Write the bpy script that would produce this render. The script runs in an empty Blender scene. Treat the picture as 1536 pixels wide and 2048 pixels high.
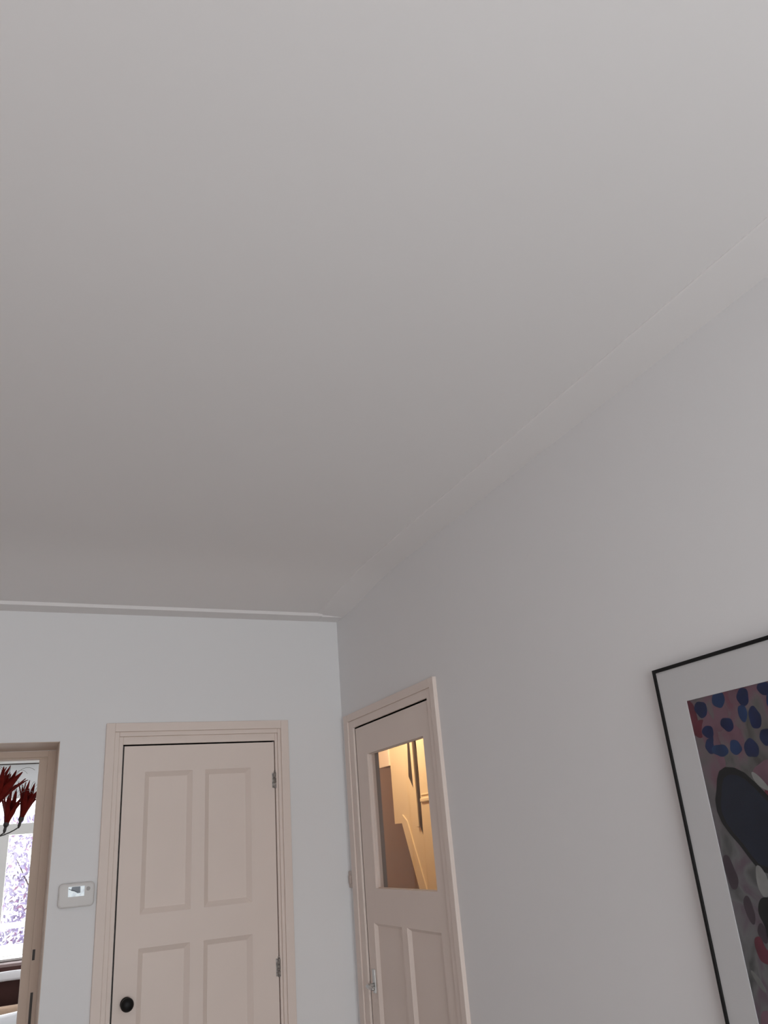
import bpy, bmesh, math, random
from mathutils import Vector, Matrix
random.seed(7)
SC = bpy.context.scene
COL = SC.collection

# ---------------------------------------------------------------- camera
cd = bpy.data.cameras.new('camera'); cam = bpy.data.objects.new('camera', cd); COL.objects.link(cam)
YAW, PITCH, ROLL = 0.4453248959, 0.3935996731, -0.0839428817
fw = Vector((math.sin(YAW)*math.cos(PITCH), math.cos(YAW)*math.cos(PITCH), math.sin(PITCH)))
r0 = Vector((math.cos(YAW), -math.sin(YAW), 0)); u0 = r0.cross(fw)
rt = r0*math.cos(ROLL)+u0*math.sin(ROLL); up = -r0*math.sin(ROLL)+u0*math.cos(ROLL)
M = Matrix((rt, up, -fw)).transposed().to_4x4(); M.translation = (0, 0, 1.58)
cam.matrix_world = M
cd.sensor_fit = 'VERTICAL'; cd.sensor_height = 36; cd.lens = 1560.74/2048*36
cd.clip_start = 0.02; cd.clip_end = 100
SC.camera = cam

# ---------------------------------------------------------------- world, lights, exposure
w = bpy.data.worlds.new('sky'); SC.world = w; w.use_nodes = True
bg = w.node_tree.nodes['Background']; bg.inputs[0].default_value = (0.93, 0.96, 1.0, 1); bg.inputs[1].default_value = 2.6
def area(name, loc, rot, sx, sy, power, col):
    l = bpy.data.lights.new(name, 'AREA'); l.shape = 'RECTANGLE'; l.size = sx; l.size_y = sy
    l.energy = power; l.color = col
    o = bpy.data.objects.new(name, l); o.location = loc; o.rotation_euler = rot; COL.objects.link(o); return o
# daylight entering through the big street window behind the viewer, and a second one on the rear left
area('window_daylight', (0.05, -2.18, 1.30), (math.radians(96), 0, 0), 2.2, 1.6, 48, (0.97, 0.985, 1.0))
area('garden_window_daylight', (-0.35, 7.62, 1.5), (math.radians(-90), 0, 0), 2.0, 1.1, 70, (0.95, 0.97, 1.0))
vs = SC.view_settings
vs.view_transform = 'Standard'; vs.look = 'None'; vs.exposure = 0.0; vs.gamma = 1.0
try: vs.use_curve_mapping = False
except Exception: pass
SC.cycles.max_bounces = 14; SC.cycles.diffuse_bounces = 9
SC.cycles.sample_clamp_indirect = 4

# ---------------------------------------------------------------- materials
def mat(name, col, rough=0.6, noise=0.0, nscale=4.0, bump=0.0, bscale=60.0, metal=0.0, spec=0.4, emit=0.0, stretch=None):
    m = bpy.data.materials.new(name); m.use_nodes = True; nt = m.node_tree; N = nt.nodes; L = nt.links
    b = N['Principled BSDF']; b.inputs['Roughness'].default_value = rough; b.inputs['Metallic'].default_value = metal
    b.inputs['Specular IOR Level'].default_value = spec
    b.inputs['Base Color'].default_value = (*col, 1)
    tc = N.new('ShaderNodeTexCoord')
    src = tc.outputs['Object']
    if stretch:
        mp = N.new('ShaderNodeMapping'); mp.inputs['Scale'].default_value = stretch; L.new(src, mp.inputs[0]); src = mp.outputs[0]
    if noise > 0:
        n = N.new('ShaderNodeTexNoise'); n.inputs['Scale'].default_value = nscale; n.inputs['Detail'].default_value = 4
        L.new(src, n.inputs['Vector'])
        r = N.new('ShaderNodeValToRGB'); e = r.color_ramp.elements
        e[0].position = 0.3; e[1].position = 0.7
        e[0].color = (*[c*(1-noise) for c in col], 1); e[1].color = (*[min(1, c*(1+noise)) for c in col], 1)
        L.new(n.outputs['Fac'], r.inputs[0]); L.new(r.outputs[0], b.inputs['Base Color'])
    if bump > 0:
        n2 = N.new('ShaderNodeTexNoise'); n2.inputs['Scale'].default_value = bscale; n2.inputs['Detail'].default_value = 5
        L.new(src, n2.inputs['Vector'])
        bp = N.new('ShaderNodeBump'); bp.inputs['Strength'].default_value = bump; bp.inputs['Distance'].default_value = 0.002
        L.new(n2.outputs['Fac'], bp.inputs['Height']); L.new(bp.outputs[0], b.inputs['Normal'])
    if emit > 0:
        b.inputs['Emission Color'].default_value = (*col, 1); b.inputs['Emission Strength'].default_value = emit
    return m
CEIL = mat('ceiling_paint', (0.80, 0.79, 0.785), 0.9, 0.008, 1.3, 0.05, 25, spec=0.1)
WALL = mat('wall_paint', (0.775, 0.785, 0.79), 0.85, 0.008, 1.6, 0.10, 45, spec=0.15)
TRIM = mat('cream_gloss_paint', (0.76, 0.67, 0.61), 0.5, 0.012, 5, 0.04, 18, spec=0.25)
TRIM2 = mat('shaded_cream_paint', (0.60, 0.495, 0.415), 0.8, 0.02, 5, 0.04, 18, spec=0.1)  # same cream paint, with the shade of the opening put into its colour
WHITE = mat('white_window_paint', (0.78, 0.77, 0.74), 0.4, 0.01, 6)
FLOOR = mat('grey_oak_floor', (0.37, 0.35, 0.33), 0.5, 0.2, 3, 0.1, 30, stretch=(1, 8, 1))
BLACK = mat('black_lacquer', (0.008, 0.008, 0.008), 0.45, 0.1, 20, spec=0.2)
MATW = mat('mount_board', (0.62, 0.63, 0.635), 0.9, 0.006, 8)
CHROME = mat('brushed_metal', (0.62, 0.63, 0.62), 0.3, 0.05, 60, metal=0.8)
HINGE = mat('worn_steel', (0.30, 0.28, 0.26), 0.45, 0.6, 90, metal=0.5)
DARKM = mat('dark_metal', (0.035, 0.028, 0.024), 0.5, 0.1, 40)
PLAST = mat('thermostat_plastic', (0.66, 0.655, 0.64), 0.45, 0.01, 20)
BEIGEP = mat('switch_plastic', (0.55, 0.47, 0.42), 0.45, 0.01, 20)
HALLW = mat('hall_wall_brown', (0.47, 0.33, 0.26), 0.8, 0.03, 2)
HALLC = mat('stair_cream_paint', (0.86, 0.73, 0.50), 0.5, 0.02, 4)
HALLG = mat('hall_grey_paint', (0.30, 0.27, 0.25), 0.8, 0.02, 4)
HALLD = mat('gap_dark', (0.05, 0.035, 0.025), 0.5, 0.1, 4)
RED = mat('red_petal', (0.11, 0.007, 0.004), 0.8, 0.25, 25, spec=0.1)
LEATH = mat('brown_leather', (0.065, 0.030, 0.026), 0.75, 0.15, 8, 0.2, 60, spec=0.15)
TANF = mat('tan_fabric', (0.42, 0.29, 0.2), 0.9, 0.05, 30)
WFAB = mat('white_fabric', (0.9, 0.9, 0.92), 0.9, 0.01, 20)
LEAF = mat('mauve_leaf', (0.50, 0.44, 0.62), 0.7, 0.35, 3)
LEAFR = mat('plum_leaf', (0.42, 0.24, 0.36), 0.7, 0.35, 3)
BARK = mat('bark', (0.12, 0.08, 0.07), 0.9, 0.2, 20)
GROUND = mat('paving', (0.55, 0.54, 0.52), 0.9, 0.1, 5)
def glass(name, tint=1.0, ior=1.45):
    m = bpy.data.materials.new(name); m.use_nodes = True; nt = m.node_tree; N = nt.nodes; L = nt.links
    N.remove(N['Principled BSDF']); o = N['Material Output']
    t = N.new('ShaderNodeBsdfTransparent'); t.inputs[0].default_value = (tint, tint, tint, 1)
    g = N.new('ShaderNodeBsdfGlossy'); g.inputs['Roughness'].default_value = 0.02
    f = N.new('ShaderNodeFresnel'); f.inputs[0].default_value = ior
    mx = N.new('ShaderNodeMixShader'); ge = N.new('ShaderNodeNewGeometry'); mu = N.new('ShaderNodeMath'); mu.operation = 'MULTIPLY_ADD'
    mu.inputs[1].default_value = -1; mu.inputs[2].default_value = 1; L.new(ge.outputs['Backfacing'], mu.inputs[0])
    m2 = N.new('ShaderNodeMath'); m2.operation = 'MULTIPLY'; L.new(mu.outputs[0], m2.inputs[0]); L.new(f.outputs[0], m2.inputs[1])
    L.new(m2.outputs[0], mx.inputs[0]); L.new(t.outputs[0], mx.inputs[1]); L.new(g.outputs[0], mx.inputs[2])
    L.new(mx.outputs[0], o.inputs[0]); return m
GLASS = glass('clear_glass', 0.96)

# ---------------------------------------------------------------- helpers
def link(name, me, m, parent=None):
    o = bpy.data.objects.new(name, me); COL.objects.link(o)
    if m: me.materials.append(m)
    if parent:
        o.parent = parent
        o.location = -Vector(parent_world(parent))
    return o
def parent_world(p):
    v = Vector((0, 0, 0))
    while p: v += p.location; p = p.parent
    return v
def build(name, bm, m, parent=None, smooth=False):
    bmesh.ops.recalc_face_normals(bm, faces=bm.faces[:])
    if smooth:
        for f in bm.faces: f.smooth = True
    me = bpy.data.meshes.new(name); bm.to_mesh(me); bm.free()
    return link(name, me, m, parent)
def box(bm, a, b, bev=0.0):
    t = bmesh.new(); bmesh.ops.create_cube(t, size=1)
    for v in t.verts:
        v.co = Vector([(a[i]+b[i])/2 + v.co[i]*(b[i]-a[i]) for i in range(3)])
    if bev > 0: bmesh.ops.bevel(t, geom=t.edges[:], offset=bev, segments=2, affect='EDGES', profile=0.5)
    me = bpy.data.meshes.new('tmp'); t.to_mesh(me); t.free(); bm.from_mesh(me); bpy.data.meshes.remove(me)
def B(name, boxes, m, parent=None, bev=0.0):
    bm = bmesh.new()
    for a, b in boxes:
        lo = [min(a[i], b[i]) for i in range(3)]; hi = [max(a[i], b[i]) for i in range(3)]
        box(bm, lo, hi, bev)
    return build(name, bm, m, parent)
def prism(bm, pts, axis, a, b):
    """pts 2D in the plane normal to axis ('x': (y,z), 'y': (x,z), 'z': (x,y))"""
    def co(p, t): return {'x': (t, p[0], p[1]), 'y': (p[0], t, p[1]), 'z': (p[0], p[1], t)}[axis]
    v0 = [bm.verts.new(co(p, a)) for p in pts]; v1 = [bm.verts.new(co(p, b)) for p in pts]
    bm.faces.new(v0); bm.faces.new(v1[::-1]); n = len(pts)
    for i in range(n): bm.faces.new((v0[i], v0[(i+1) % n], v1[(i+1) % n], v1[i]))
def tube(bm, pts, rad, seg=8):
    rings = []
    for i, p in enumerate(pts):
        p = Vector(p); d = (Vector(pts[min(i+1, len(pts)-1)])-Vector(pts[max(i-1, 0)])).normalized()
        a = d.cross(Vector((0.3, 0.2, 1))).normalized() if abs(d.z) < 0.98 else d.cross(Vector((1, 0, 0))).normalized()
        c = d.cross(a); r = rad[i] if hasattr(rad, '__len__') else rad
        rings.append([bm.verts.new(p+(a*math.cos(2*math.pi*k/seg)+c*math.sin(2*math.pi*k/seg))*r) for k in range(seg)])
    for A, C in zip(rings, rings[1:]):
        for k in range(seg): bm.faces.new((A[k], A[(k+1) % seg], C[(k+1) % seg], C[k]))
    bm.faces.new(rings[0][::-1]); bm.faces.new(rings[-1])
def lathe(bm, prof, origin, axis, seg=24):
    """prof = (radius, distance along axis)"""
    ax = Vector(axis).normalized(); a = ax.orthogonal().normalized(); c = ax.cross(a); O = Vector(origin); rings = []
    for r, t in prof:
        r = max(r, 1e-4)
        rings.append([bm.verts.new(O+ax*t+(a*math.cos(2*math.pi*k/seg)+c*math.sin(2*math.pi*k/seg))*r) for k in range(seg)])
    for A, C in zip(rings, rings[1:]):
        for k in range(seg): bm.faces.new((A[k], A[(k+1) % seg], C[(k+1) % seg], C[k]))
    bm.faces.new(rings[0][::-1]); bm.faces.new(rings[-1])
def empty(name, loc, kind=None, label=None, cat=None, group=None):
    o = bpy.data.objects.new(name, None); o.location = loc; o.empty_display_size = 0.1; COL.objects.link(o)
    return tag(o, kind, label, cat, group)
def tag(o, kind=None, label=None, cat=None, group=None):
    if kind: o['kind'] = kind
    if label: o['label'] = label
    if cat: o['category'] = cat
    if group: o['group'] = group
    return o
def struct(o, label, cat): return tag(o, 'structure', label, cat)

# ---------------------------------------------------------------- room dimensions (metres)
D = 3.764       # back wall plane
XW = 1.465      # right wall plane
XL, YR = -2.6, -2.3
HC = 2.711      # ceiling
def dip(y):     # the old ceiling sags gently towards the back wall
    t = max(0.0, min(1.0, (y-3.0)/0.70)); t = t*t*(3-2*t); return -0.05*t

# ---------------------------------------------------------------- room shell
struct(B('floor', [((XL-0.2, YR-0.2, -0.1), (3.3, 7.6, 0))], FLOOR), 'greyed oak floor below the frame', 'floor')
bm = bmesh.new()
ys = [YR-0.15, -1, 0, 1, 2, 2.6]+[3.0+0.05*i for i in range(15)]+[D+0.02]
xs = [XL-0.1, -1.5, -0.5, 0.5, XW+0.03]
for top in (0,):
    g = [[bm.verts.new((x, y, HC+dip(y))) for x in xs] for y in ys]
    h = [[bm.verts.new((x, y, HC+0.12)) for x in xs] for y in ys]
    for i in range(len(ys)-1):
        for j in range(len(xs)-1):
            bm.faces.new((g[i][j], g[i][j+1], g[i+1][j+1], g[i+1][j])); bm.faces.new((h[i][j], h[i+1][j], h[i+1][j+1], h[i][j+1]))
    for i in range(len(ys)-1):
        bm.faces.new((g[i][0], g[i+1][0], h[i+1][0], h[i][0])); bm.faces.new((g[i][-1], h[i][-1], h[i+1][-1], g[i+1][-1]))
    for j in range(len(xs)-1):
        bm.faces.new((g[0][j], h[0][j], h[0][j+1], g[0][j+1])); bm.faces.new((g[-1][j], g[-1][j+1], h[-1][j+1], h[-1][j]))
struct(build('ceiling', bm, CEIL), 'plain white plaster ceiling of the living room', 'ceiling')

# back wall: opening left (x -1.9..0.153, z < 2.071), door recess (0.415..1.113, z < 2.046)
WB = 0.30
struct(B('wall_back', [((XL-0.1, D, 0), (-1.9, D+WB, 2.83)), ((-1.9, D, 2.071), (0.153, D+WB, 2.83)),
    ((0.153, D, 0), (0.415, D+WB, 2.83)), ((0.415, D, 2.049), (1.113, D+WB, 2.83)), ((0.415, D+0.06, 0), (1.113, D+WB, 2.049)),
    ((1.113, D, 0), (XW+0.1, D+WB, 2.83))], WALL), 'white back wall with the panelled door and the wide opening', 'wall')
# right wall: door opening y 2.80..3.60, z < 2.075
struct(B('wall_right', [((XW, YR-0.1, 0), (XW+0.1, 2.802, 2.83)), ((XW, 2.802, 2.078), (XW+0.1, 3.60, 2.83)), ((XW, 3.60, 0), (XW+0.1, D+0.001, 2.83))], WALL),
    'white right wall with the glazed door and framed picture', 'wall')
struct(B('wall_left', [((XL-0.1, YR-0.1, 0), (XL, D, 2.83))], mat('terracotta_wall', (0.50, 0.36, 0.335), 0.9, 0.02, 3)), 'muted terracotta left wall outside the frame', 'wall')
struct(B('wall_front', [((XL-0.1, YR-0.1, 0), (-1.1, YR, 2.83)), ((1.3, YR-0.1, 0), (XW, YR, 2.83)), ((-1.1, YR-0.1, 0), (1.3, YR, 0.45)), ((-1.1, YR-0.1, 2.25), (1.3, YR, 2.83))], WALL),
    'white wall with the large window behind the viewer', 'wall')

# ceiling battens (flat lath round the edge of the ceiling)
bw = 0.105
struct(B('trim_1', [((XL, D-bw, 2.6455), (XW-0.115, D+0.001, 2.664)), ((XW-0.1152, D-0.001-bw+0.012, 2.6455), (XW+0.001, D+0.001, 2.672))], CEIL, bev=0.0015), 'flat white ceiling batten along the back wall', 'trim')
bm = bmesh.new(); wy = 0.14
prev = None
for y in [YR]+[0.2*i for i in range(1, 15)]+[3.0+0.05*i for i in range(14)]+[D-bw+0.01]:
    z = HC+dip(y); ring = [bm.verts.new(c) for c in ((XW-wy, y, z+0.01), (XW-wy, y, z-0.0012), (XW-wy+0.004, y, z-0.003), (XW+0.002, y, z-0.016), (XW+0.002, y, z+0.01))]
    if prev:
        for k in range(5): bm.faces.new((prev[k], prev[(k+1) % 5], ring[(k+1) % 5], ring[k]))
    else: bm.faces.new(ring)
    prev = ring
bm.faces.new(prev[::-1])
struct(build('trim_2', bm, CEIL), 'flat white ceiling batten along the right wall', 'trim')

# ---------------------------------------------------------------- doors
def door_panel(name, u0, u1, z0, z1, dep, slope, tomap, m, parent):
    """recessed panel: a sloping moulding round a flat field; tomap(u, z, depth)"""
    bm = bmesh.new()
    A = [(u0, z0), (u1, z0), (u1, z1), (u0, z1)]
    s = slope; q = [(u0+s, z0+s), (u1-s, z0+s), (u1-s, z1-s), (u0+s, z1-s)]
    va = [bm.verts.new(tomap(u, z, 0.0015)) for u, z in A]; vq = [bm.verts.new(tomap(u, z, dep)) for u, z in q]
    vb = [bm.verts.new(tomap(u, z, dep+0.012)) for u, z in A]
    bm.faces.new(vq); bm.faces.new(vb[::-1])
    for i in range(4):
        j = (i+1) % 4
        bm.faces.new((va[i], va[j], vq[j], vq[i])); bm.faces.new((va[j], va[i], vb[i], vb[j]))
    return build(name, bm, m, parent)

# door_1: four-panel door in the back wall
d1 = struct(empty('door_1', (0.764, D, 0)), 'cream four-panel door with a round black knob in the back wall', 'door')
B('door_casing', [((0.339, D-0.020, 0), (0.377, D+0.001, 2.142)), ((1.139, D-0.020, 0), (1.177, D+0.001, 2.142)), ((0.377, D-0.020, 2.104), (1.139, D+0.001, 2.142)),
    ((0.377, D-0.012, 0), (0.397, D+0.001, 2.104)), ((1.124, D-0.012, 0), (1.139, D+0.001, 2.104)), ((0.397, D-0.012, 2.084), (1.124, D+0.001, 2.104)),
    ((0.397, D-0.004, 0), (0.415, D+0.055, 2.084)), ((1.112, D-0.004, 0), (1.124, D+0.055, 2.084)), ((0.415, D-0.004, 2.049), (1.112, D+0.055, 2.084))], TRIM, d1, bev=0.002)
l0, l1, ztop = 0.4215, 1.1075, 2.0425
cols = [(0.514, 0.724), (0.781, 0.993)]; rows = [(1.361, 1.930), (0.26, 1.236)]
leaf = B('door_leaf', [((l0, D, 0.01), (cols[0][0], D+0.035, ztop)), ((cols[0][1], D, 0.01), (cols[1][0], D+0.035, ztop)), ((cols[1][1], D, 0.01), (l1, D+0.035, ztop))] +
    [((a, D, z0), (b, D+0.035, z1)) for a, b in cols for z0, z1 in ((0.01, rows[1][0]), (rows[1][1], rows[0][0]), (rows[0][1], ztop))], TRIM, d1)
for a, b in cols:
    for z0, z1 in rows:
        door_panel('panel', a, b, z0, z1, 0.019, 0.021, lambda u, z, d: (u, D+d, z), TRIM, leaf)
bm = bmesh.new(); lathe(bm, [(0.001, 0), (0.023, 0.0), (0.024, 0.003), (0.012, 0.007), (0.009, 0.012), (0.010, 0.018), (0.021, 0.026), (0.0255, 0.036), (0.0245, 0.045), (0.018, 0.052), (0.008, 0.055), (0.001, 0.0555)], (0.4745, D, 1.047), (0, -1, 0))
tag(build('door_knob', bm, BLACK, leaf, True), label='round black door knob')
for z in (1.868, 1.095):
    bm = bmesh.new()
    for k in range(3): lathe(bm, [(0.0055, 0), (0.0065, 0.002), (0.0065, 0.020), (0.0055, 0.022)], (1.1085, D-0.004, z-0.035+0.0235*k), (0, 0, 1), 10)
    lathe(bm, [(0.002, 0), (0.0055, 0.002), (0.003, 0.007)], (1.1085, D-0.004, z+0.0355), (0, 0, 1), 10)
    box(bm, (1.096, D-0.0015, z-0.033), (1.1085, D+0.001, z+0.034))
    tag(build('hinge', bm, HINGE, d1), label='worn metal hinge knuckle')

# door_2: glazed door in the right wall
d2 = struct(empty('door_2', (XW, 3.2, 0)), 'cream half-glazed door in the right wall next to the corner', 'door')
B('door_casing', [((XW-0.016, 2.726, 0), (XW+0.001, 2.762, 2.147)), ((XW-0.016, 3.655, 0), (XW+0.001, 3.708, 2.147)), ((XW-0.016, 2.762, 2.112), (XW+0.001, 3.655, 2.147)),
    ((XW-0.010, 2.762, 0), (XW+0.06, 2.803, 2.112)), ((XW-0.010, 3.600, 0), (XW+0.06, 3.655, 2.112)), ((XW-0.010, 2.803, 2.078), (XW+0.06, 3.600, 2.112))], TRIM, d2, bev=0.002)
g0, g1, gz0, gz1 = 2.884, 3.469, 1.378, 1.941
pc = [(2.884, 3.180), (3.232, 3.517)]; pz = (0.26, 1.241)
XD = XW
leaf = B('door_leaf', [((XD, 2.808, 0.01), (XD+0.038, g0, 2.071)), ((XD, g1, pz[1]), (XD+0.038, 3.595, 2.071)), ((XD, pc[1][1], 0.01), (XD+0.038, 3.595, pz[1])),
    ((XD, g0, gz1), (XD+0.038, g1, 2.071)), ((XD, g0, pz[1]), (XD+0.038, g1, gz0)),
    ((XD, pc[0][1], pz[0]), (XD+0.038, pc[1][0], pz[1])), ((XD, g0, 0.01), (XD+0.038, pc[1][1], pz[0]))], TRIM, d2)
B('glazing_bead', [((XD+0.012, g0, gz0), (XD+0.022, g0+0.003, gz1)), ((XD+0.012, g1-0.003, gz0), (XD+0.022, g1, gz1)), ((XD+0.012, g0, gz0), (XD+0.022, g1, gz0+0.003)), ((XD+0.012, g0, gz1-0.003), (XD+0.022, g1, gz1))], TRIM, leaf, bev=0.001)
B('glass_pane', [((XD+0.022, g0, gz0), (XD+0.026, g1, gz1))], GLASS, leaf)
for a, b in pc: door_panel('panel', a, b, pz[0], pz[1], 0.014, 0.012, lambda u, z, d: (XD+d, u, z), TRIM, leaf)
hd = B('escutcheon', [((XD-0.006, 3.532, 0.975), (XD+0.001, 3.560, 1.064))], CHROME, leaf, bev=0.0015)
hd['label'] = 'narrow silver handle plate'
bm = bmesh.new(); tube(bm, [(XD, 3.546, 1.006), (XD-0.018, 3.546, 1.006), (XD-0.030, 3.546, 1.006), (XD-0.038, 3.540, 1.006), (XD-0.041, 3.525, 1.005), (XD-0.041, 3.470, 1.002)], [0.009, 0.007, 0.0075, 0.008, 0.0075, 0.006], 10)
tag(build('door_handle', bm, CHROME, leaf, True), label='silver lever handle')

# light switch between door 2 and the corner
sw = empty('light_switch', (XW, 3.735, 1.41), label='small beige light switch squeezed between the glazed door and the corner', cat='switch')
B('cover_plate', [((XW-0.012, 3.711, 1.376), (XW, 3.761, 1.446))], BEIGEP, sw, bev=0.003)
B('rocker', [((XW-0.017, 3.722, 1.393), (XW-0.011, 3.750, 1.429))], BEIGEP, sw, bev=0.002)

# ---------------------------------------------------------------- thermostat
th = empty('thermostat', (0.2585, D, 1.461), label='white rounded thermostat on the wall between the opening and the panelled door', cat='thermostat')
def roundbox(bm, x0, x1, z0, z1, y0, y1, r, inset):
    pts = []
    for cx, cz, a0 in ((x1-r, z1-r, 0), (x0+r, z1-r, 90), (x0+r, z0+r, 180), (x1-r, z0+r, 270)):
        for k in range(6):
            a = math.radians(a0+90*k/5); pts.append((cx+r*math.cos(a), cz+r*math.sin(a)))
    cx, cz = (x0+x1)/2, (z0+z1)/2
    def ring(y, s): return [bm.verts.new((cx+(x-cx)*(1-s/((x1-x0)/2)), y, cz+(z-cz)*(1-s/((z1-z0)/2)))) for x, z in pts]
    rs = [ring(y0, 0), ring(y1+inset, 0), ring(y1+inset*0.3, inset*0.3), ring(y1, inset)]
    for A, C in zip(rs, rs[1:]):
        for k in range(len(A)): bm.faces.new((A[k], A[(k+1) % len(A)], C[(k+1) % len(A)], C[k]))
    bm.faces.new(rs[0][::-1]); bm.faces.new(rs[-1])
bm = bmesh.new(); roundbox(bm, 0.190, 0.3275, 1.415, 1.506, D, D-0.026, 0.016, 0.006); build('housing', bm, PLAST, th)
LCD = mat('display_reflection', (0.62, 0.70, 0.74), 0.25, 0.25, 60, emit=0.35)  # window reflection put into the display colour, brightened by added glow
LCDD = mat('display_reflection_dark', (0.06, 0.085, 0.12), 0.25, 0.1, 60)  # dark part of the painted window reflection
dsp = B('display', [((0.2265, D-0.0272, 1.4555), (0.2885, D-0.0255, 1.4925))], LCD, th); dsp['label'] = 'small display painted with a pale window reflection'
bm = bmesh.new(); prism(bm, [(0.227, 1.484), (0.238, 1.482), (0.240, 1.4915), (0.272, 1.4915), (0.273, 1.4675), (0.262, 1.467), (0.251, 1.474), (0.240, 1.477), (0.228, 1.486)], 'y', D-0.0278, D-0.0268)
tag(build('reflection_patch', bm, LCDD, dsp), label='dark blue part of the reflection painted on the display')
bm = bmesh.new(); lathe(bm, [(0.001, 0), (0.0075, 0.0), (0.0075, 0.003), (0.006, 0.004), (0.001, 0.004)], (0.303, D-0.0255, 1.481), (0, -1, 0), 16)
build('button', bm, mat('button_grey', (0.42, 0.41, 0.40), 0.5), th)

# ---------------------------------------------------------------- framed picture on the right wall
py0, py1, pz0, pz1 = 0.60, 1.5300, 0.62, 1.9152     # outer frame, y and z
px = XW-0.024
pf = empty('framed_picture', (XW, (py0+py1)/2, pz0), label='large abstract painting with blue spots in a thin black frame', cat='picture')
ft = 0.0085
B('picture_frame', [((px, py1-ft, pz0), (XW-0.001, py1, pz1)), ((px, py0, pz0), (XW-0.001, py0+ft, pz1)), ((px, py0+ft, pz1-ft), (XW-0.001, py1-ft, pz1)), ((px, py0+ft, pz0), (XW-0.001, py1-ft, pz0+ft))], BLACK, pf, bev=0.001)['label'] = 'thin black frame'
my1, mz1, my0, mz0 = 1.441, 1.824, 0.69, 0.71
xm = XW-0.020
B('mount', [((xm, my1, pz0+ft), (xm+0.002, py1-ft, pz1-ft)), ((xm, py0+ft, pz0+ft), (xm+0.002, my0, pz1-ft)), ((xm, my0, mz1), (xm+0.002, my1, pz1-ft)), ((xm, my0, pz0+ft), (xm+0.002, my1, mz0))], MATW, pf)['label'] = 'pale grey card mount'
# painted sheet
pm = bpy.data.materials.new('painted_ground'); pm.use_nodes = True; nt = pm.node_tree; N = nt.nodes; L = nt.links
b = N['Principled BSDF']; b.inputs['Roughness'].default_value = 0.8
tc = N.new('ShaderNodeTexCoord')
def ramp(scale, seed, els, dist=0.6):
    mp = N.new('ShaderNodeMapping'); mp.inputs['Location'].default_value = (seed, seed*1.7, seed*0.3); mp.inputs['Rotation'].default_value = (0.5, 0, 0); mp.inputs['Scale'].default_value = (1, 1, 0.75)
    L.new(tc.outputs['Object'], mp.inputs[0])
    n = N.new('ShaderNodeTexNoise'); n.inputs['Scale'].default_value = scale; n.inputs['Detail'].default_value = 3; n.inputs['Distortion'].default_value = dist; L.new(mp.outputs[0], n.inputs['Vector'])
    r = N.new('ShaderNodeValToRGB'); r.color_ramp.elements.remove(r.color_ramp.elements[0])
    for i, (p, c) in enumerate(els):
        e = r.color_ramp.elements[0] if i == 0 else r.color_ramp.elements.new(p)
        e.position = p; e.color = (*c, 1)
    L.new(n.outputs['Fac'], r.inputs[0]); return r.outputs[0]
upper = ramp(15, 3.1, [(0.30, (0.055, 0.05, 0.048)), (0.42, (0.105, 0.105, 0.10)), (0.50, (0.145, 0.115, 0.125)), (0.58, (0.155, 0.092, 0.115)), (0.68, (0.15, 0.055, 0.078)), (0.8, (0.17, 0.16, 0.165))])
lower = ramp(13, 9.4, [(0.30, (0.03, 0.03, 0.032)), (0.42, (0.085, 0.088, 0.086)), (0.52, (0.14, 0.14, 0.145)), (0.62, (0.11, 0.08, 0.10)), (0.75, (0.18, 0.18, 0.195))])
sx = N.new('ShaderNodeSeparateXYZ'); L.new(tc.outputs['Object'], sx.inputs[0])
mr = N.new('ShaderNodeMapRange'); mr.inputs['From Min'].default_value = 1.52; mr.inputs['From Max'].default_value = 1.68; L.new(sx.outputs['Z'], mr.inputs['Value'])
mx = N.new('ShaderNodeMix'); mx.data_type = 'RGBA'; L.new(mr.outputs[0], mx.inputs['Factor']); L.new(lower, mx.inputs[6]); L.new(upper, mx.inputs[7])
L.new(mx.outputs[2], b.inputs['Base Color'])
B('painting', [((xm+0.002, my0-0.01, mz0-0.01), (xm+0.005, my1+0.006, mz1+0.006))], pm, pf)
BLUES = [mat('paint_navy', (0.010, 0.018, 0.065), 0.7, 0.3, 30), mat('paint_blue', (0.014, 0.036, 0.105), 0.7, 0.3, 30)]
PBLK = mat('paint_black', (0.006, 0.006, 0.006), 0.7, 0.1, 30); PNAVY = mat('paint_deep_navy', (0.009, 0.013, 0.027), 0.7, 0.25, 14)
PGREY2 = mat('paint_mid_grey', (0.15, 0.155, 0.15), 0.7, 0.15, 30); PGREY = mat('paint_pale_grey', (0.24, 0.245, 0.24), 0.7, 0.15, 30); PCRIM = mat('paint_crimson', (0.11, 0.022, 0.035), 0.7, 0.3, 25)
PPLUM = mat('paint_plum', (0.05, 0.035, 0.045), 0.7, 0.2, 20); PPINK = mat('paint_rose', (0.155, 0.085, 0.11), 0.7, 0.2, 20)
NP = [0]
def spot(cy, cz, ry, rz, rot, m, lift, irr=0.12, n=20, name='paint_spot', clip=True):
    rnd = random.Random(int(cy*9973+cz*7919)); ph = [rnd.uniform(0, 6.28) for _ in range(3)]
    pts = []
    for k in range(n):
        a = 2*math.pi*k/n; s = 1+irr*(0.6*math.sin(2*a+ph[0])+0.5*math.sin(3*a+ph[1])+0.3*math.sin(5*a+ph[2]))
        y, z = ry*s*math.cos(a), rz*s*math.sin(a); c, d = math.cos(rot), math.sin(rot)
        Y, Z = cy+y*c-z*d, cz+y*d+z*c
        pts.append((min(max(Y, my0+0.001), my1-0.0007), min(max(Z, mz0+0.001), mz1-0.0007)))
    poly(pts, m, lift, name)
def poly(pts, m, lift, name='paint_spot'):
    bm = bmesh.new(); NP[0] += 1; prism(bm, pts, 'x', xm+0.0021, xm+0.002-lift-NP[0]*0.000006)
    build(name, bm, m, pf)
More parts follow.
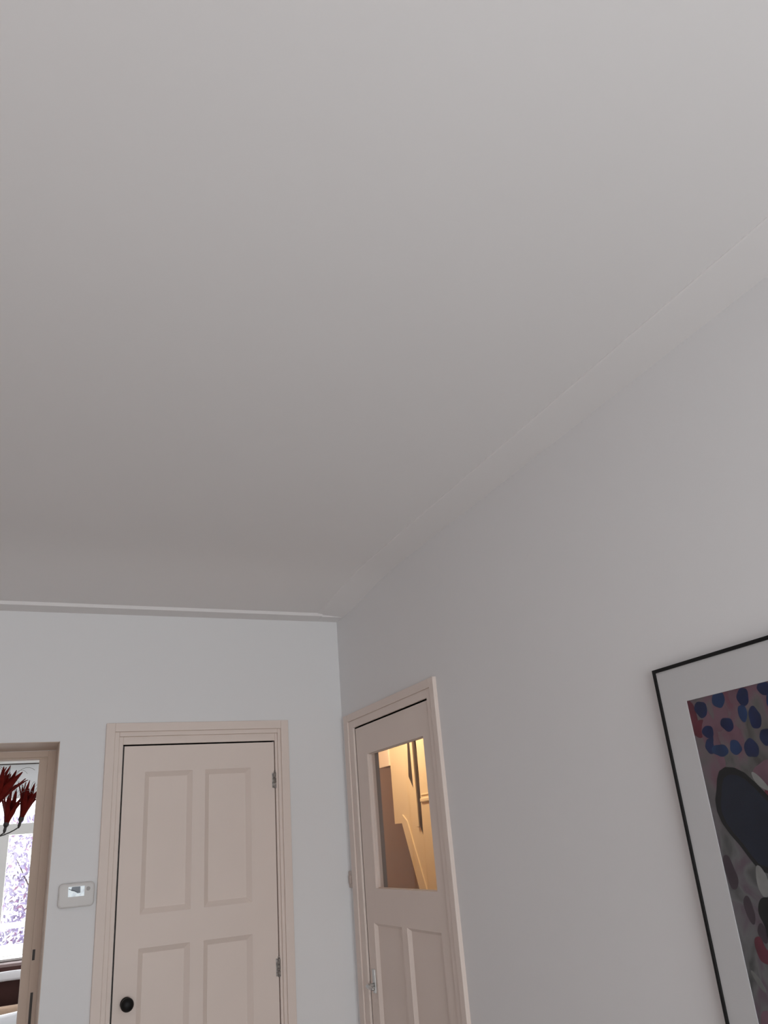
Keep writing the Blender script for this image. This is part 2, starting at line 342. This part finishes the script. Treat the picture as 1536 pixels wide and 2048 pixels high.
# crimson/rose patches and grey strokes first, then the blue spots
for a in ((1.432, 1.79, 0.012, 0.035, 0, PCRIM), (1.418, 1.755, 0.02, 0.022, 0.3, PCRIM), (1.392, 1.745, 0.022, 0.045, 0.2, PPINK), (1.352, 1.775, 0.022, 0.032, 0.5, PPINK), (1.38, 1.70, 0.014, 0.035, 0, PPINK),
          (1.32, 1.725, 0.02, 0.022, 0, PPINK), (1.262, 1.64, 0.035, 0.03, 0, PPINK), (1.30, 1.808, 0.015, 0.018, 0, PPINK), (1.26, 1.59, 0.03, 0.022, 0, PCRIM)):
    spot(*a, 0.0004, 0.2, name='paint_patch')
SPOTS = [(1.403, 1.798, 0.017, 0.017, 0.15, 0), (1.345, 1.811, 0.017, 0.017, 0.15, 1), (1.276, 1.804, 0.016, 0.016, 0.15, 0), (1.287, 1.771, 0.012, 0.015, 0.15, 1), (1.258, 1.756, 0.015, 0.02, 0.15, 0), (1.337, 1.754, 0.017, 0.013, 0.15, 0), (1.397, 1.746, 0.015, 0.013, 0.15, 0), (1.392, 1.731, 0.006, 0.01, 0.15, 0), (1.401, 1.714, 0.013, 0.014, 0.15, 0), (1.374, 1.702, 0.021, 0.012, 0.15, 1), (1.329, 1.703, 0.016, 0.013, 0.15, 1), (1.287, 1.696, 0.017, 0.018, 0.15, 0), (1.242, 1.714, 0.015, 0.015, 0.15, 0), (1.216, 1.812, 0.016, 0.013, 0.15, 0), (1.209, 1.783, 0.008, 0.014, 0.15, 1),
         (1.17, 1.70, 0.018, 0.020, 0.2, 0), (1.14, 1.79, 0.018, 0.020, 0.1, 1), (1.12, 1.73, 0.019, 0.019, 0.3, 0), (1.08, 1.68, 0.02, 0.020, 0.2, 0), (1.06, 1.77, 0.018, 0.021, 0, 0), (1.01, 1.72, 0.02, 0.019, 0.5, 1), (0.96, 1.79, 0.018, 0.020, 0, 0), (0.92, 1.70, 0.02, 0.021, 0.3, 0), (0.86, 1.77, 0.018, 0.020, 0.2, 1), (0.79, 1.73, 0.02, 0.019, 0.1, 0), (0.74, 1.79, 0.018, 0.019, 0, 0)]
for y, z, a, c, r, k in SPOTS: spot(y, z, a*1.06, c*1.16, r, BLUES[k], 0.0008)
BIG = [(1.441, 1.600), (1.430, 1.622), (1.421, 1.645), (1.410, 1.660), (1.390, 1.667), (1.365, 1.663), (1.340, 1.650), (1.317, 1.627), (1.291, 1.597), (1.25, 1.555), (1.215, 1.50), (1.20, 1.45), (1.21, 1.415), (1.25, 1.405), (1.30, 1.425), (1.340, 1.446), (1.362, 1.452), (1.380, 1.474), (1.400, 1.503), (1.420, 1.526), (1.436, 1.550), (1.443, 1.575)]
BIG = [(y*0.9865, 1.58+(z-1.58)*0.9865) for y, z in BIG]
poly(BIG, PBLK, 0.0006, 'paint_patch')
cy = sum(p[0] for p in BIG)/len(BIG); cz = sum(p[1] for p in BIG)/len(BIG)
poly([(cy+(y-cy)*0.85, cz+(z-cz)*0.86) for y, z in BIG], PNAVY, 0.0009, 'paint_patch')
for m_, pts in ((PPLUM, [(1.4385, 1.483), (1.42, 1.487), (1.413, 1.46), (1.406, 1.437), (1.414, 1.420), (1.424, 1.415), (1.434, 1.419), (1.4385, 1.453)]),
        (PGREY, [(1.352, 1.465), (1.338, 1.463), (1.328, 1.440), (1.330, 1.418), (1.342, 1.400), (1.352, 1.405), (1.360, 1.425)]),
        (PGREY, [(1.305, 1.650), (1.291, 1.645), (1.272, 1.622), (1.262, 1.605), (1.284, 1.612), (1.300, 1.628)]),
        (PBLK, [(1.362, 1.400), (1.340, 1.405), (1.27, 1.39), (1.22, 1.33), (1.22, 1.24), (1.30, 1.20), (1.362, 1.235), (1.367, 1.300), (1.362, 1.345), (1.376, 1.373)]),
        (PPLUM, [(1.392, 1.335), (1.372, 1.36), (1.362, 1.33), (1.372, 1.31)]),
        (PCRIM, [(1.405, 1.322), (1.382, 1.331), (1.379, 1.308), (1.366, 1.298), (1.372, 1.275), (1.388, 1.278), (1.400, 1.284)]),
        (PGREY2, [(1.432, 1.262), (1.424, 1.262), (1.408, 1.245), (1.400, 1.225), (1.408, 1.224), (1.424, 1.244)]),
        (PPINK, [(1.436, 1.185), (1.40, 1.195), (1.36, 1.16), (1.37, 1.09), (1.41, 1.07), (1.436, 1.10)]),
        (PBLK, [(1.34, 1.12), (1.27, 1.14), (1.20, 1.06), (1.21, 0.98), (1.30, 0.97), (1.35, 1.04)]),
        (PPLUM, [(1.41, 1.395), (1.39, 1.41), (1.382, 1.37), (1.392, 1.345), (1.405, 1.36)])):
    # round the outline off (two corner-cutting passes), like a loaded brush would
    for _ in range(2):
        pts = [q for i in range(len(pts)) for q in ((pts[i][0]*.75+pts[(i+1) % len(pts)][0]*.25, pts[i][1]*.75+pts[(i+1) % len(pts)][1]*.25), (pts[i][0]*.25+pts[(i+1) % len(pts)][0]*.75, pts[i][1]*.25+pts[(i+1) % len(pts)][1]*.75))]
    poly(pts, m_, 0.0006, 'paint_patch')
B('picture_glass', [((xm-0.0028, py0+ft, pz0+ft), (xm-0.0018, py1-ft, pz1-ft))], glass('picture_glass', 0.985, 1.22), pf)

# ---------------------------------------------------------------- ensuite opening and garden room behind it
YO = D+WB
fr = struct(empty('trim_3', (0.12, YO, 0)), 'shade-toned cream frame of the sliding doors in the wide opening', 'frame')
B('frame_lining', [((0.117, YO-0.02, 0), (0.157, YO+0.02, 2.068)), ((-1.9, YO-0.02, 2.040), (0.117, YO+0.02, 2.068))], TRIM2, fr, bev=0.002)
B('frame_stop', [((0.083, YO-0.006, 0), (0.119, YO+0.05, 2.034)), ((-1.9, YO-0.006, 2.034), (0.119, YO+0.05, 2.045))], TRIM2, fr, bev=0.002)
B('strike_slot', [((0.121, YO-0.0215, 1.218), (0.131, YO-0.0195, 1.258))], DARKM, fr)['label'] = 'short dark slot of the upper latch'
B('strike_slot', [((0.126, YO-0.0215, 0.985), (0.136, YO-0.0195, 1.100))], DARKM, fr)['label'] = 'long dark slot of the lower lock'
B('jamb_lining', [((0.1505, D+0.004, 0), (0.1535, YO-0.02, 2.0715)), ((-1.9, D+0.004, 2.0685), (0.1535, YO-0.02, 2.0715))], TRIM2, fr)
# garden room shell
YW = 7.5
R2C = 2.62
struct(B('ceiling_2', [((XL, YO, R2C), (1.35, YW+0.2, R2C+0.1))], CEIL), 'white ceiling of the garden room', 'ceiling')
struct(B('wall_garden_right', [((1.25, YO, 0), (1.35, YW, R2C))], WALL), 'white side wall of the garden room', 'wall')
struct(B('wall_garden_left', [((XL, YO, 0), (XL+0.1, YW, R2C))], WALL), 'white left wall of the garden room', 'wall')
wx0, wx1, wz0, wz1 = -1.75, 1.05, 0.94, 2.12
struct(B('wall_garden_back', [((XL, YW, 0), (wx0, YW+0.2, R2C)), ((wx1, YW, 0), (1.35, YW+0.2, R2C)), ((wx0, YW, 0), (wx1, YW+0.2, wz0-0.05)), ((wx0, YW, wz1), (wx1, YW+0.2, R2C))], WALL), 'pale wall above the garden window', 'wall')
wn = struct(empty('window_1', (-0.3, YW, wz0)), 'white framed garden window with mauve foliage outside, seen through the opening', 'window')
B('window_frame', [((wx0, YW-0.02, wz0-0.05), (wx0+0.06, YW+0.08, wz1)), ((wx1-0.06, YW-0.02, wz0-0.05), (wx1, YW+0.08, wz1)), ((wx0, YW-0.01, wz1-0.012), (wx1, YW+0.08, wz1+0.001)), ((wx0, YW-0.02, wz0-0.05), (wx1, YW+0.08, 0.965))], WHITE, wn, bev=0.003)
B('transom', [((wx0+0.06, YW-0.02, 1.830), (wx1-0.06, YW+0.08, 1.915))], WHITE, wn, bev=0.004)
B('mullion', [((-0.125, YW-0.018, 0.965), (-0.024, YW+0.08, 1.830))], WHITE, wn, bev=0.004)
B('mullion', [((-0.88, YW-0.018, 1.915), (-0.80, YW+0.08, wz1-0.012))], WHITE, wn, bev=0.004)
for a, c in (((-0.024, 0.965), (wx1-0.06, 1.83)), ((wx0+0.06, 0.965), (-0.125, 1.83)), ((wx0+0.06, 1.915), (-0.88, 2.108)), ((-0.80, 1.915), (wx1-0.06, 2.108))):
    B('pane', [((a[0], YW+0.03, a[1]), (c[0], YW+0.034, c[1]))], GLASS, wn)
B('window_sill', [((wx0-0.05, YW-0.20, 0.940), (wx1+0.05, YW+0.01, 0.958))], WHITE, wn, bev=0.004)
rod = bmesh.new(); tube(rod, [(-2.2, YW-0.09, 2.374), (1.15, YW-0.09, 2.374)], 0.005, 8); tag(build('rail_shadow_line', rod, DARKM), label='thin dark shadow line added under the white rail', cat='shadow line')  # dark rod added to draw the shadow line under the rail
tr = B('trim_4', [((XL+0.1, YW-0.06, 2.385), (1.25, YW+0.001, 2.425))], WHITE); struct(tr, 'white picture rail above the garden window', 'trim')

# ---------------------------------------------------------------- sofa under the garden window
sf = empty('sofa', (-0.4, 6.85, 0), label='dark brown leather sofa under the garden window', cat='sofa')
B('backrest', [((-1.35, 7.00, 0.28), (0.62, 7.24, 0.945))], LEATH, sf, bev=0.05)
B('seat', [((-1.35, 6.32, 0.10), (0.62, 7.05, 0.44))], LEATH, sf, bev=0.04)
for x in (-1.55, 0.62): B('armrest', [((x, 6.30, 0.06), (x+0.2, 7.24, 0.62))], LEATH, sf, bev=0.05)
for x in (-1.5, 0.75):
    for y in (6.36, 7.15): B('leg', [((x, y, 0), (x+0.05, y+0.05, 0.11))], DARKM, sf)
bl = bmesh.new(); n = 14; rows_ = []
prof = [(7.262, 0.70), (7.262, 0.95), (7.23, 0.962), (7.10, 0.962), (7.00, 0.955), (6.982, 0.93), (6.975, 0.88), (6.972, 0.825)]
prof = [(6.975, 0.900), (6.968, 0.896), (6.962, 0.880), (6.965, 0.855), (6.972, 0.838)]
for i in range(n+1):
    x = -0.75+i*0.09
    rows_.append([bl.verts.new((x, y+0.004*math.sin(i*1.3+k), z+0.006*math.sin(i*0.9)+0.025*max(0, x+0.05))) for k, (y, z) in enumerate(prof)])
for A, C in zip(rows_, rows_[1:]):
    for k in range(len(prof)-1): bl.faces.new((A[k], A[k+1], C[k+1], C[k]))
o = build('folded_blanket', bl, WFAB, None, True); md = o.modifiers.new('thick', 'SOLIDIFY'); md.thickness = 0.018; md.offset = 1
tag(o, label='white folded blanket hung along the sofa backrest', cat='blanket')
def pillow(name, c, s, m, label, rot):
    bm = bmesh.new(); bmesh.ops.create_grid(bm, x_segments=10, y_segments=10, size=1)
    top = [v for v in bm.verts]
    dup = bmesh.ops.duplicate(bm, geom=bm.faces[:])['geom']; low = [g for g in dup if isinstance(g, bmesh.types.BMVert)]
    for vs_, sg in ((top, 1), (low, -1)):
        for v in vs_:
            e = max(0, (1-v.co.x**4)*(1-v.co.y**4))**0.5; pin = 1-0.07*(abs(v.co.x*v.co.y))**0
            v.co = Vector((v.co.x*s[0]*(1-0.06*(1-v.co.y**2)), sg*s[1]*e, v.co.y*s[2]*(1-0.06*(1-v.co.x**2))))
    bmesh.ops.remove_doubles(bm, verts=bm.verts[:], dist=1e-4)
    o = build(name, bm, m, None, True); o.location = c; o.rotation_euler = rot
    return tag(o, label=label, cat='cushion')
pillow('cushion', (0.05, 6.74, 0.592), (0.26, 0.075, 0.14), TANF, 'tan cushion leaning on the sofa backrest', (math.radians(-18), 0, 0))
pillow('cushion', (0.02, 6.47, 0.590), (0.28, 0.08, 0.13), WFAB, 'white cushion in front of the tan one on the sofa', (math.radians(-25), math.radians(-4), 0))

# ---------------------------------------------------------------- chandelier with red flower shades
hub = Vector((-0.36, 5.15, 1.86))
ch = empty('chandelier', hub, label='black wire chandelier with ragged red flower shades hanging in the garden room', cat='lamp')
bm = bmesh.new(); tube(bm, [(hub.x, hub.y, 1.82), (hub.x, hub.y, R2C-0.04)], 0.008, 8)
lathe(bm, [(0.004, -0.07), (0.02, -0.05), (0.03, 0), (0.018, 0.05), (0.008, 0.07)], hub, (0, 0, 1), 14)
build('stem', bm, DARKM, ch)
bm = bmesh.new(); lathe(bm, [(0.06, 0), (0.055, -0.025), (0.01, -0.045)], (hub.x, hub.y, R2C-0.001), (0, 0, 1), 20); build('ceiling_rose', bm, DARKM, ch)
def flower(base, top, L, R, seed, parent):
    rnd = random.Random(seed); base = Vector(base); ax = (Vector(top)-base).normalized(); a = ax.orthogonal().normalized(); c = ax.cross(a)
    bm = bmesh.new()
    # closed cup that breaks up into pointed petals
    npet = 7
    for k in range(npet+4):
        inner = k >= npet
        th_ = 2*math.pi*(k+(0.5 if inner else 0)+rnd.uniform(-0.15, 0.15))/npet; ln = L*rnd.uniform(0.78, 1.12)*(1.08 if inner else 0.95); fl = rnd.uniform(1.0, 1.9)*(0.35 if inner else 1.0)
        dr = a*math.cos(th_)+c*math.sin(th_); tg = -a*math.sin(th_)+c*math.cos(th_); pv = None
        for s in (0, 0.08, 0.2, 0.35, 0.5, 0.62, 0.74, 0.86, 0.95, 1.0):
            rad = R*(0.12+0.95*s**1.1)*(1 if s < .45 else 1+(fl-1)*(s-.45)*1.8)
            wd = (2*math.pi*R*(0.12+0.95*s)/npet*0.62) if s <= 0.5 else (R*0.37*(1-(s-0.5)/0.5)**0.7+0.0006)
            p = base+ax*(ln*s)+dr*rad
            cur = [bm.verts.new(p-tg*wd), bm.verts.new(p+dr*0.004+tg*0), bm.verts.new(p+tg*wd)]
            if pv:
                for q in (0, 1): bm.faces.new((pv[q], pv[q+1], cur[q+1], cur[q]))
            pv = cur
    f = build('flower_shade', bm, RED, parent, True); md = f.modifiers.new('thick', 'SOLIDIFY'); md.thickness = 0.0022
    f['label'] = 'ragged red flower shade'
    bm = bmesh.new(); lathe(bm, [(0.004, -0.045), (0.009, -0.03), (0.008, -0.012), (0.016, 0.0), (0.015, 0.018), (0.008, 0.03)], base, ax, 12)
    build('lamp_holder', bm, DARKM, f)
    bm = bmesh.new()
    for k in range(6):
        th_ = 2*math.pi*k/6+rnd.uniform(-.3, .3); dr = a*math.cos(th_)+c*math.sin(th_); hz = Vector((dr.x, dr.y, 0)).normalized() if Vector((dr.x, dr.y, 0)).length > .1 else Vector((1, 0, 0))
        s0 = base+ax*L*0.8+dr*R*0.6; r = rnd.uniform(0.05, 0.075); pts = []
        for t in range(9):
            an = math.pi*0.75*t/8; pts.append(s0+Vector((0, 0, 1))*r*math.sin(an)*0.9+hz*r*(1-math.cos(an)))
        tube(bm, pts, 0.0011, 5)
    build('filament', bm, mat('pale_wire', (0.2, 0.19, 0.18), 0.4), f)
fls = [((0.036, 5.3, 1.835), (0.078, 5.28, 2.03), 0.185, 0.050, 3), ((-0.040, 5.3, 1.812), (-0.014, 5.28, 1.99), 0.175, 0.048, 5), ((-0.120, 4.98, 1.880), (-0.035, 4.96, 2.06), 0.22, 0.062, 11),
       ((-0.62, 5.45, 1.85), (-0.68, 5.47, 2.03), 0.18, 0.05, 13), ((-0.66, 4.95, 1.85), (-0.72, 4.93, 2.03), 0.19, 0.052, 17), ((-0.33, 5.52, 1.84), (-0.33, 5.56, 2.03), 0.18, 0.05, 19), ((-0.40, 4.80, 1.86), (-0.42, 4.76, 2.04), 0.2, 0.055, 23)]
for bs, tp, L_, R_, sd in fls:
    flower(bs, tp, L_, R_, sd, ch)
    bs = Vector(bs); ax = (Vector(tp)-bs).normalized(); p0 = hub+Vector((0, 0, -0.04)); p3 = bs-ax*0.04
    p1 = p0+Vector(((p3-p0).x*0.3, (p3-p0).y*0.3, -0.10)); p2 = p3-Vector((0, 0, 0.07))-Vector(((p3-p0).x*0.25, (p3-p0).y*0.25, 0)); pts = []
    for t in range(15):
        s = t/14; pts.append(p0*(1-s)**3+p1*3*s*(1-s)**2+p2*3*s*s*(1-s)+p3*s**3)
    bm = bmesh.new(); tube(bm, pts, 0.0035, 7); build('arm', bm, DARKM, ch, True)

# ---------------------------------------------------------------- garden outside
struct(B('ground', [((-8, YW+0.25, -0.2), (8, 16, -0.1))], GROUND), 'pale paved garden outside the window', 'ground')
FENW = mat('white_fence_paint', (0.92, 0.92, 0.92), 0.6, 0.01, 6)
gf = empty('garden_fence', (0, 8.4, -0.1), label='white garden fence with a top rail in front of the mauve shrub', cat='fence')
B('fence_panel', [((-2.6, 8.40, -0.1), (2.6, 8.44, 0.970))], FENW, gf)
B('rail', [((-2.6, 8.40, 1.095), (2.6, 8.44, 1.142))], FENW, gf, bev=0.004)
for x in (-2.5, -1.2, 0.62, 1.9): B('post', [((x, 8.44, -0.1), (x+0.06, 8.50, 1.16))], FENW, gf, bev=0.004)
hg = empty('shrub', (0.2, 9.6, -0.1), label='mauve leaved shrub filling the garden window', cat='shrub')
def leaves(name, m, n, seed):
    rnd = random.Random(seed); V = []; F = []
    for i in range(n):
        z = 0.3+1.75*rnd.random()**1.7; x = rnd.uniform(-2.6, 2.6)+0.15*math.sin(z*9); y = 9.6+rnd.uniform(-0.6, 0.6)
        s = rnd.uniform(0.018, 0.042); d = Vector((rnd.uniform(-1, 1), rnd.uniform(-1, 1), rnd.uniform(-1, 1))).normalized(); e = d.orthogonal().normalized(); c = Vector((x, y, z)); k = len(V)
        V += [c-d*s, c+e*s*0.45, c+d*s, c-e*s*0.45]; F.append((k, k+1, k+2, k+3))
    me = bpy.data.meshes.new(name); me.from_pydata(V, [], F); o = link(name, me, m, hg); o['kind'] = 'stuff'
leaves('foliage', LEAF, 24000, 1); leaves('foliage', LEAFR, 3500, 2)
bm = bmesh.new(); rnd = random.Random(4)
for i in range(16):
    x = -2.4+i*0.32; tube(bm, [(x, 9.6, -0.1), (x+rnd.uniform(-.1, .1), 9.6, 0.6), (x+rnd.uniform(-.2, .2), 9.6+rnd.uniform(-.2, .2), 1.2), (x+rnd.uniform(-.3, .3), 9.6, 1.7)], [0.02, 0.015, 0.01, 0.004], 6)
build('branches', bm, BARK, hg)

# ---------------------------------------------------------------- hall behind the glazed door
HY = 5.65
struct(B('wall_hall_far', [((3.1, 2.3, 0), (3.2, HY, 2.83))], HALLW), 'brown wall of the hall behind the glass', 'wall')
struct(B('wall_hall_end', [((XW+0.1, HY, 0), (3.2, HY+0.1, 2.83)), ((XW+0.1, 2.2, 0), (3.2, 2.3, 2.83))], HALLW), 'end walls of the hall', 'wall')
struct(B('wall_hall_side', [((XW+0.1-0.1, YO, 0), (XW+0.1, HY, 2.83))], HALLW), 'hall side wall beyond the corner', 'wall')
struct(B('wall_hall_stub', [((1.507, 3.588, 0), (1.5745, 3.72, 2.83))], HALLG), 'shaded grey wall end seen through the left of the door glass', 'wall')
struct(B('ceiling_3', [((XW, 2.2, 2.80), (3.2, HY, 2.9))], HALLC), 'hall ceiling', 'ceiling')
hl = empty('hall_lamp', (1.74, 4.45, 2.62), label='small warm globe lamp on the hall ceiling near the staircase', cat='lamp')
bm = bmesh.new(); bmesh.ops.create_uvsphere(bm, u_segments=20, v_segments=12, radius=0.07)
for v in bm.verts: v.co += Vector((1.74, 4.45, 2.66))
gm = mat('warm_globe', (1.0, 0.72, 0.42), 0.4, emit=3.0); build('globe', bm, gm, hl, True)
bm = bmesh.new(); tube(bm, [(1.74, 4.45, 2.72), (1.74, 4.45, 2.80)], 0.02, 12); build('lamp_stem', bm, DARKM, hl)
l = bpy.data.lights.new('hall_bulb', 'POINT'); l.energy = 23; l.color = (1.0, 0.80, 0.56); l.shadow_soft_size = 0.10
lo = bpy.data.objects.new('hall_bulb', l); lo.location = (1.74, 4.45, 2.45); COL.objects.link(lo)

st = empty('staircase', (2.2, 4.6, 0), label='cream painted staircase side seen through the door glass', cat='stairs')
bm = bmesh.new()
prism(bm, [(4.855, 1.652), (4.855, 2.80), (4.573, 2.80), (4.577, 1.913), (4.511, 1.823), (4.477, 1.63), (4.428, 1.546), (4.10, 0.82), (4.34, 0.80), (4.565, 1.285), (4.66, 1.47), (4.735, 1.652)], 'x', 2.21, 2.25)
build('side_panel', bm, HALLC, st)
bm = bmesh.new(); prism(bm, [(4.72, 1.70), (4.66, 1.66), (4.43, 1.20), (4.26, 0.80), (4.34, 0.80), (4.565, 1.285), (4.735, 1.652)], 'x', 2.203, 2.25); build('stringer', bm, HALLC, st)
B('bulkhead', [((2.2, 4.855, 2.005), (2.6, 5.02, 2.80))], mat('bulkhead_paint', (0.88, 0.76, 0.62), 0.6), st, bev=0.004)
B('baluster', [((2.192, 4.478, 1.62), (2.235, 4.511, 2.80))], HALLC, st, bev=0.003)
bm = bmesh.new(); prism(bm, [(4.412, 2.80), (4.412, 1.92), (4.425, 1.56), (4.40, 1.42), (4.30, 1.18), (4.30, 2.80)], 'x', 2.19, 2.27); build('newel_post', bm, HALLC, st)
B('post_collar', [((2.178, 4.285, 1.752), (2.275, 4.408, 1.776))], HALLC, st, bev=0.006)
B('post_collar', [((2.184, 4.29, 1.79), (2.272, 4.402, 1.797))], HALLC, st, bev=0.003)
for pts in ([(4.556, 2.80), (4.556, 2.117), (4.577, 1.913), (4.511, 1.823), (4.513, 2.114), (4.513, 2.80)], [(4.471, 2.20), (4.471, 2.043), (4.477, 1.63), (4.428, 1.546), (4.414, 1.921)]):
    bm = bmesh.new(); prism(bm, pts, 'x', 2.200, 2.212); tag(build('dark_gap', bm, HALLD, st), label='dark sheet standing in for the unlit gap between the cream boards')  # dark sheets put in for the unlit open gaps between the boards
for i in range(8):
    y0 = 4.30+0.088*i; z0 = 0.95+0.19*i
    B('tread', [((2.25, y0, z0-0.035), (3.1, y0+0.20, z0))], HALLW, st, bev=0.004)
